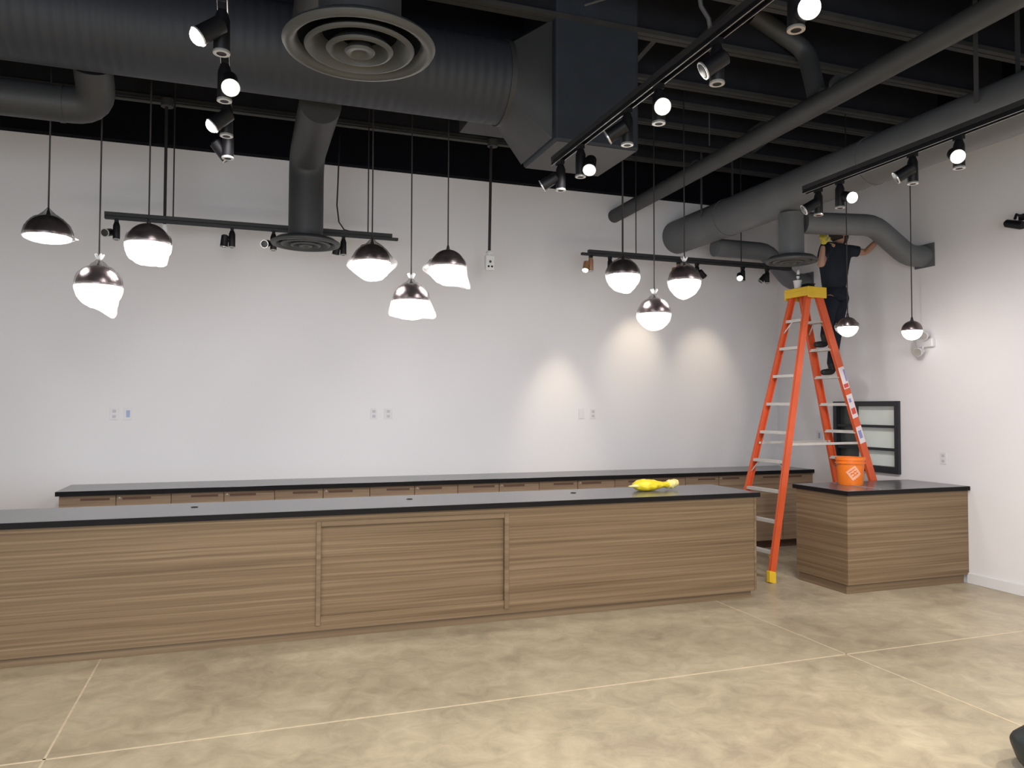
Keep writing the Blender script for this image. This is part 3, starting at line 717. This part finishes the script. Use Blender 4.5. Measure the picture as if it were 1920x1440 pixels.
def spotlamp(loc, aim, power, size, blend, col, parent):
    l = bpy.data.lights.new('spot', 'SPOT'); l.energy = power; l.spot_size = radians(size); l.spot_blend = blend; l.color = col; l.shadow_soft_size = .05
    o = bpy.data.objects.new('track_or_fill_spot', l); C.objects.link(o); o.parent = parent  # also makes the added fill spots that have no head
    o.location = loc; o.rotation_euler = Vector(aim).to_track_quat('-Z', 'Y').to_euler(); return o
def head(loc, lab, aim, side, lit=False, glow_tint=False, power=0, size=45, paim=None, sc=1.0, low=.135, col=(1, .86, .66)):
    t = thing('track_head', lab, 'track light', loc, 'track light heads')
    aim = Vector(aim).normalized(); side = Vector(side).normalized()*.072*sc
    mb = mat('glow_tinted_metal', (.30, .15, .08), .4) if glow_tint else BLACK  # brown body colour imitates the lamp's warm glow on black metal
    b = nb(); obox(b, (0,0,-.012), (.016*sc, 0, 0), (0, .030*sc, 0), (0,0,.014)); obj('track_adapter', b, BLACK, t)
    b = nb(); lathe(b, [(0,-.024),(.020*sc,-.024),(.032*sc,-.06*sc),(.033*sc,-.195*sc),(.030*sc,-.20*sc),(0,-.20*sc)], 24); dh = obj('driver_housing', b, mb, t, smooth=True, auto=35)
    b = nb(); lathe(b, [(.020*sc,-.2015*sc),(.034*sc,-.2015*sc),(.035*sc,-.194*sc),(.033*sc,-.190*sc)], 24); obj('housing_trim', b, RIM, dh, smooth=True, auto=35)
    c = side + Vector((0,0,-low*sc))
    b = nb(); tube(b, [(0,0,-low*sc), c], .010*sc, 10); obj('pivot_arm', b, BLACK, t)
    L = .062*sc; a0, a1 = c - aim*L, c + aim*L
    b = nb(); tube(b, [a0, a0+aim*.01, a1-aim*.012, a1], [.020*sc, .036*sc, .038*sc, .040*sc], 26); lb_ = obj('lamp_body', b, mb, t, smooth=True, auto=35)
    b = nb(); tube(b, [a1-aim*.004, a1+aim*.003], .0415*sc, 26); obj('lamp_trim', b, RIM, lb_, smooth=True, auto=35)
    b = nb(); bmesh.ops.create_uvsphere(b, u_segments=20, v_segments=12, radius=.036*sc)
    q = aim.to_track_quat('Z', 'Y').to_matrix().to_4x4()
    bmesh.ops.transform(b, matrix=Matrix.Translation(a1+aim*.002) @ q @ Matrix.Diagonal((1, 1, .75 if lit else .12, 1)), verts=b.verts[:])
    o = obj('lamp_lens', b, LENS_ON if lit else LENS_OFF, lb_, smooth=True)
    if power:
        spotlamp(a1 + aim*.06, paim or aim, power, size, 1.0, col, t)
    return t
toC = lambda p: (Vector((0,0,1.65)) - Vector(p)).normalized()
# track A
head((-.10, 3.33, ZT), 'black track head nearest the viewer on the end-on track, lens to lower left', (-.75, -.15, -.65), (-.4, -.6, 0), lit=True, power=25, size=60)
head((-.10, 3.85, ZT), 'second black track head on the end-on track, with a bright lens facing the viewer', (.05, -.75, -.65), (.35, -.9, 0), lit=True, power=25, size=60)
head((-.10, 4.35, ZT), 'third black track head on the end-on track, narrow lit lens to lower left', (-.72, -.05, -.65), (-.3, -.9, 0), lit=True)
head((-.10, 4.74, ZT), 'farthest black track head on the end-on track, just above the wall top', (.65, .1, -.75), (-.5, .8, 0), lit=False)
# track B
head((1.995, 4.68, ZT), 'farthest track head on the diagonal centre track, at its lower end', (-.75, .45, -.5), (-.8, .3, 0))
head((1.995, 4.36, ZT), 'second farthest track head on the diagonal centre track, with a lit oval lens', (-.35, -.55, -.75), (.5, -.8, 0), lit=True, power=15, size=60)
head((1.995, 3.74, ZT), 'unlit track head below the plenum box on the diagonal centre track', (-.72, .5, -.50), (-.8, -.2, 0))
head((1.995, 3.40, ZT), 'track head just right of the plenum box with a bright round lens', (-.35, -.85, -.45), (-.35, -.9, 0), lit=True, power=15, size=60)
head((1.995, 2.89, ZT), 'unlit track head on the diagonal centre track against the joists, upper right', (-.78, .35, -.55), (-.6, -.7, 0))
head((1.995, 2.37, ZT), 'nearest track head on the diagonal centre track, with a glaring round lens at the top', (-.45, -.85, -.35), (-.2, -.95, 0), lit=True, power=20, size=60, low=.16)
# track C
head((4.08, 4.62, ZT), 'first black track head on the right-hand track, at its lower left end', (-.75, .4, -.5), (-.9, -.1, 0))
head((4.08, 4.40, ZT), 'second track head on the right-hand track, with a glaring round lens above the curved duct', (-.25, -.9, -.35), (.1, -1, 0), lit=True, power=0)
head((4.08, 3.76, ZT), 'third track head on the right-hand track, unlit and tilted left', (-.65, .55, -.5), (-.9, -.1, 0))
head((4.08, 3.42, ZT), 'fourth track head on the right-hand track, bright lens at its lower left', (-.55, -.72, -.45), (-.85, -.4, 0), lit=True, power=0)
# track D
head((-1.065, 7.45, 3.30), 'leftmost small track head on the back left track, ring end facing forward', (-.3, -.85, -.25), (-1, -.15, 0), sc=.9)
head((-.11, 7.45, 3.30), 'second small track head on the back left track, hanging in clear wall space', (-.1, .1, -.95), (-1, -.1, 0), sc=.9)
head((.255, 7.45, 3.30), 'third small track head on the back left track, beside the round diffuser', (-.3, -.85, -.25), (-1, -.15, 0), sc=.9)
head((.90, 7.45, 3.30), 'rightmost small track head on the back left track, right of the round diffuser', (-.1, .4, -.8), (-1, -.1, 0), sc=.9)
# track E
WARM = (1, .84, .62)
head((3.53, 7.45, 3.30), 'leftmost track head on the back right track, body coloured by its warm glow', (-.25, -.25, -.9), (-1, -.1, 0), lit=True, glow_tint=True, sc=.85, power=55, size=42, paim=(.0, .62, -1.45), col=WARM)
head((3.76, 7.45, 3.30), 'second track head on the back right track, dark, partly behind a pendant', (.2, .6, -.6), (.3, .6, 0), sc=.85)
head((4.62, 7.45, 3.30), 'glow-coloured track head on the back right track, between two pendants', (-.25, -.25, -.9), (-1, -.1, 0), lit=True, glow_tint=True, sc=.85, power=30, size=54, paim=(-.08, .68, -.75), col=WARM)
head((4.86, 7.45, 3.30), 'dark track head tilted right beside the rightmost large pendant', (.7, .1, -.6), (.9, -.1, 0), sc=.85)
head((5.48, 7.45, 3.30), 'track head with a small bright lens, second from right on the back right track', (-.45, -.7, -.55), (-.9, -.3, 0), lit=True, sc=.85, power=32, size=54, paim=(.02, .68, -.92), col=WARM)
head((5.82, 7.45, 3.30), 'rightmost dark track head on the back right track, left of the ladder', (-.6, .2, -.75), (-.9, -.1, 0), sc=.85)
# added fill spots without heads, on tracks extended unseen behind the photographer
for t_, x in ((tA, -.10), (tB, 1.995), (tC, 4.08), (tL, -3.2)):
    for y in (-3.4, -1.5, .2, 1.7):
        o = spotlamp((0,0,0), (0, .25, -1), 200, 145, 1.0, (1, .94, .83), t_); o.location = Vector((x, y, 3.12)) - t_.location
    for y, pw in ((4.6, 95),):
        o = spotlamp((0,0,0), (0, 1.0, -.85), pw, 105, 1.0, (1, .95, .93), t_); o.data.shadow_soft_size = .30; o.location = Vector((x+.05, y, 3.10)) - t_.location  # added soft wash to lift the lower back wall, no head modelled
for y in (2.4, 3.45, 4.42):
    o = spotlamp((0,0,0), (1, .35, -.88), 92, 95, 1.0, (1, .95, .93), tC); o.location = Vector((4.12, y, 3.10)) - tC.location  # added spots brightening the right wall, not from the modelled heads
# wash on the right wall, from the third head of the right-hand track
spotlamp((4.06, 3.9, 3.12), (2.47, 1.75, -.95), 36, 30, 1.0, (1, .84, .68), tC).location = Vector((4.06, 3.9, 3.12)) - tC.location

# ------------------------------------------------------------------ pendants
RI = Vector((.943, -.333, 0))
def bag_mesh(R, tails, gather=True, seed=0.0, open_top=False, k0=1.06):
    b = nb(); n, m = 30, 36; rings = []
    for i in range(n+1):
        th = pi*i/n; ring = []
        if open_top and i < n*.36: continue
        for j in range(m):
            ph = 2*pi*j/m; d = Vector((sin(th)*cos(ph), sin(th)*sin(ph), cos(th)))
            r = R*k0 + .006*noise.noise(d*5+Vector((seed,0,0))) + .003*noise.noise(d*13+Vector((seed,3,0)))
            p = d*r
            if gather and th < .5:
                t = (1 - th/.5)**2; p.z += .05*t; p.x *= 1-.0*t
            for (tx, tz, ln, pw) in tails:
                q = (RI*tx + Vector((0,0,tz))).normalized(); a = max(0, d.dot(q))**pw
                p += q*ln*a
            ring.append(b.verts.new(p))
        rings.append(ring)
    for A, B in zip(rings, rings[1:]):
        for j in range(m): b.faces.new((A[j], A[(j+1)%m], B[(j+1)%m], B[j]))
    bmesh.ops.remove_doubles(b, verts=b.verts[:], dist=.0004)
    return b
def pendant(lab, x, y, z, R, group, bag=None, flat=1.0, cordr=.0055, knot=False):
    t = thing('pendant_lamp', lab, 'pendant light', (x, y, z), group)
    b = nb(); tube(b, [(0,0,R+.03), (0,0,ZD-z-.012)], cordr, 10); obj('cord', b, CORD, t, smooth=True)
    b = nb(); lathe(b, [(0,ZD-z-.012),(.055,ZD-z-.012),(.058,ZD-z),(0,ZD-z)], 24); obj('ceiling_canopy', b, BLACK, t)
    pr = [(R*cos(a)*1.0, R*sin(a)) for a in [pi/2*i/14 for i in range(15)]]; pr[-1] = (0, R)
    b = nb(); lathe(b, [(R*.985, -.004)] + pr, 40); obj('dome', b, DOME, t, smooth=True)
    b = nb(); lathe(b, [(0,R-.003),(.018,R-.002),(.012,R+.012),(.008,R+.035),(0,R+.036)], 18); obj('dome_cap', b, CORD, t, smooth=True)
    pr = [(R*.985*cos(a), -R*.985*sin(a)*flat-.004) for a in [pi/2*i/14 for i in range(15)]]; pr[-1] = (0, -R*.985*flat-.004)
    b = nb(); lathe(b, pr, 40); obj('glass_globe', b, GLOBE if R > .12 else GLOBES, t, smooth=True)
    if bag is not None:
        bb = obj('plastic_bag', bag_mesh(R, bag['tails'], bag.get('gather', True), bag.get('seed', 0), bag.get('open', False)), BAG, t, smooth=True)
        bb['label'] = 'clear crinkled plastic bag over the lamp'
        if flat < 1:
            for v in bb.data.vertices:
                if v.co.z < 0: v.co.z *= flat*1.2
    if knot:
        b = nb()
        for k in range(5):
            a = k*1.3; tube(b, [(0,0,R+.035), (.012*cos(a), .012*sin(a), R+.055), (.030*cos(a), .030*sin(a), R+.078)], [.008, .012, .006], 8)
        obj('bag_knot', b, WHITE, t, smooth=True)
    return t
g1, g2, g3 = 'left trio of bagged pendants', 'middle trio of bagged pendants', 'right trio of bagged pendants'
RP, YP = .146, 5.95
pendant('leftmost large pendant, with a shallow flat-bottomed glowing underside', -1.27, YP, 2.815, RP, g1, dict(tails=[(.93,-.38,.07,14)], seed=1), flat=.24, knot=False)
pendant('low pendant of the left trio, whole in a clear bag with a hanging corner', -.955, YP, 2.49, RP, g1, dict(tails=[(.45,-.9,.10,16)], seed=2), knot=True)
pendant('right pendant of the left trio, in front of the back track', -.645, YP, 2.81, RP, g1, dict(tails=[(.60,-.8,.045,18),(-.75,-.55,.01,6)], seed=3, gather=False, open=True))
pendant('left pendant of the middle trio, bag bulging out on both sides', .94, YP, 2.785, RP*.97, g2, dict(tails=[(-1,-.12,.05,14),(1,-.08,.05,14)], seed=4))
pendant('low pendant of the middle trio, bag flared like a bell', 1.25, YP, 2.495, RP*.97, g2, dict(tails=[(-.85,-.52,.055,12),(.85,-.55,.085,14)], seed=5), knot=True)
pendant('right pendant of the middle trio, bag corner hanging at lower right', 1.55, YP, 2.785, RP*.97, g2, dict(tails=[(-1,-.05,.06,20),(.72,-.7,.10,14)], seed=6, gather=False, open=True))
pendant('left pendant of the right trio, hanging before the back right track', 3.13, YP, 2.815, RP*.96, g3, dict(tails=[(.35,-1,.02,20),(-1,.2,.01,10)], seed=7))
pendant('low pendant of the right trio, warm glow on the wall behind it', 3.44, YP, 2.49, RP*.96, g3, dict(tails=[(-.9,-.15,.015,14)], seed=8), knot=True)
pendant('right pendant of the right trio, bag gathered tightly at the cord', 3.75, YP, 2.80, RP*.96, g3, dict(tails=[(-.1,-1,.02,10)], seed=9), knot=True)
pendant('small pendant right beside the ladder', 5.37, 5.71, 2.425, .092, 'small pendants over the right-hand counter', dict(tails=[(-1,.0,.03,8)], seed=10, gather=False, open=True), cordr=.005)
pendant('small uncovered pendant near the right wall, beside the emergency light', 6.16, 5.71, 2.42, .094, 'small pendants over the right-hand counter', None, cordr=.005)

# ------------------------------------------------------------------ wall fittings
def plate(lab, x, y, z, wall='back', w=.072, h=.115, kind='outlet', tint=None):
    t = thing('wall_plate', lab, 'wall plate', (x, y, z), 'wall plates')
    def bx(nm, m, a0, a1, c0, c1, d0, d1, par=t):
        return bxo(nm, m, par, a0, a1, -d1, -d0, c0, c1, bevel=.0015) if wall == 'back' else bxo(nm, m, par, -d1, -d0, a0, a1, c0, c1, bevel=.0015)
    bx('cover', PLATE, -w/2, w/2, -h/2, h/2, 0, .006)
    if kind == 'outlet':
        for s in (-1, 1): bx('receptacle', mat('receptacle_face', (.52, .50, .54), .4), -.016, .016, s*.026-.014, s*.026+.014, .006, .008)
    else:
        bx('rocker', tint or WHITE, -.016, .016, -.033, .033, .006, .009)
    return t
plate('white outlet plate on the back wall at far left', -1.155, YB, 1.585, w=.075)
plate('white plate with a bluish insert, right of the far-left outlet', -1.035, YB, 1.585, kind='rocker', tint=PBLUE)
plate('white outlet plate low on the back wall, left of the middle pair', 1.32, YB, 1.585, w=.07)
plate('white double plate low on the back wall, right of the middle pair', 1.475, YB, 1.585, w=.09)
plate('white plate in the warm light pool on the back wall, left one', 3.74, YB, 1.585, w=.07, kind='rocker')
plate('white plate in the warm light pool on the back wall, right one', 3.89, YB, 1.585, w=.07)
plate('small blue-and-white plate on the right wall seen through the ladder', XR, 7.41, 1.33, wall='right', kind='rocker', tint=PBLUE, w=.11)
plate('pale outlet plate on the right wall, right of the window', XR, 5.70, 1.165, wall='right')
# emergency light
em = thing('emergency_light', 'white two-headed emergency light on the right wall', 'emergency light', (XR, 5.87, 2.32))
bxo('housing', WHITE, em, -.045, 0, -.10, .10, -.045, .045, bevel=.01)
for s, z in ((-1, .075), (1, -.085)):
    b = nb(); tube(b, [(-.03, s*.01, 0), (-.04, s*.02, z*.7), (-.07, s*.03, z)], .010, 10); obj('lamp_neck', b, WHITE, em)
    b = nb(); tube(b, [(-.03, s*.03, z+.008), (-.085, s*.035-.01, z-.004), (-.105, s*.035-.015, z-.010)], [.026, .042, .046], 22); lh_ = obj('lamp_head', b, WHITE, em, smooth=True, auto=35)
    b = nb(); tube(b, [(-.1055, s*.035-.015, z-.010), (-.109, s*.035-.016, z-.011)], .040, 22); obj('lamp_lens', b, RIM, lh_)
# wall-mounted camera at the right picture edge
sc2 = thing('security_camera', 'black bracket-mounted camera on the right wall at the picture edge', 'camera', (XR, 4.83, 3.36))
bxo('wall_bracket', BLACK, sc2, -.012, 0, -.05, .05, -.03, .03, bevel=.003)
b = nb(); tube(b, [(-.01,0,0), (-.10,0,.012), (-.12,.0,-.03)], .012, 10); obj('bracket_arm', b, BLACK, sc2)
b = nb(); tube(b, [(-.115,.10,-.045), (-.115,.08,-.05), (-.115,-.05,-.095), (-.115,-.07,-.10)], [.018,.035,.038,.034], 20); obj('camera_body', b, BLACK, sc2, smooth=True, auto=35)
# small white conical fitting on a dark stem near the plenum
cf = thing('ceiling_sensor', 'small white cone-shaped fitting on a dark stem left of the plenum box', 'sensor', (2.20, 5.80, 3.66))
b = nb(); lathe(b, [(0,-.015),(.052,-.015),(.055,-.005),(.030,.035),(.026,.05),(0,.05)], 24); obj('sensor_cone', b, WHITE, cf, smooth=True, auto=40)
b = nb(); tube(b, [(0,0,.05), (0,0,.17), (0,0,.175), (0,0,ZD-3.66-.002)], [.045,.045,.012,.012], 16); obj('stem', b, BLACK, cf)
# grey junction box high between joists
jb = thing('junction_box', 'flat grey square junction box high between the joists right of the plenum', 'junction box', (2.38, 4.02, 4.20))
b = nb(); box(b, -.075, .075, -.075, .075, 0, .05); obj('box_body', b, PIPE, jb, bevel=.006)
b = nb(); tube(b, [(0,0,.05), (0,0,ZD-4.20-.002)], .010, 10); tube(b, [(-.07,0,.025), (-.35,.35,.025)], .008, 10); obj('conduit', b, PIPE, jb)
# curved support of the centre track
sr = thing('feed_conduit', 'thin dark curved conduit dropping to the diagonal centre track', 'conduit', (1.99, 2.93, ZT+.066))
b = nb(); tube(b, [(0,0,0), (-.01,0,.05), (-.05,0,.10), (-.065,0,.18), (-.065,0,ZD-ZT-.065)], .010, 10); obj('conduit_pipe', b, PIPE, sr, smooth=True)

# ------------------------------------------------------------------ black bag at the lower right corner
bg = thing('rubber_bag', 'black rounded bag with a brown handle at the lower right corner', 'bag', (3.49, 2.475, 0))
b = nb(); bmesh.ops.create_icosphere(b, subdivisions=4, radius=1)
for v in b.verts:
    d = v.co.copy(); k = 1 + .10*noise.noise(d*1.6+Vector((3,0,0)))
    x, y, z = d.x*.20*k, d.y*.16*k, d.z*.125*k
    v.co = (x, y, max(z, -.11))
bmesh.ops.translate(b, verts=b.verts[:], vec=(0,0,.0))
zm = min(v.co.z for v in b.verts)
bmesh.ops.translate(b, verts=b.verts[:], vec=(0,0,-zm))
obj('bag_body', b, BAGBLK, bg, smooth=True)
b = nb(); tube(b, [(-.09,0,.19),(-.115,0,.25),(-.06,0,.295),(.02,0,.30),(.09,0,.26),(.10,0,.19)], [.02,.022,.02,.02,.02,.02], 12); obj('bag_handle', b, BROWN, bg, smooth=True)
b = nb(); tube(b, [(-.20*cos(a)*1.0, -.16*sin(a)*1.0-.005, .125) for a in [pi*k/16 for k in range(17)]], .006, 8); obj('seam', b, BOOT, bg, smooth=True)
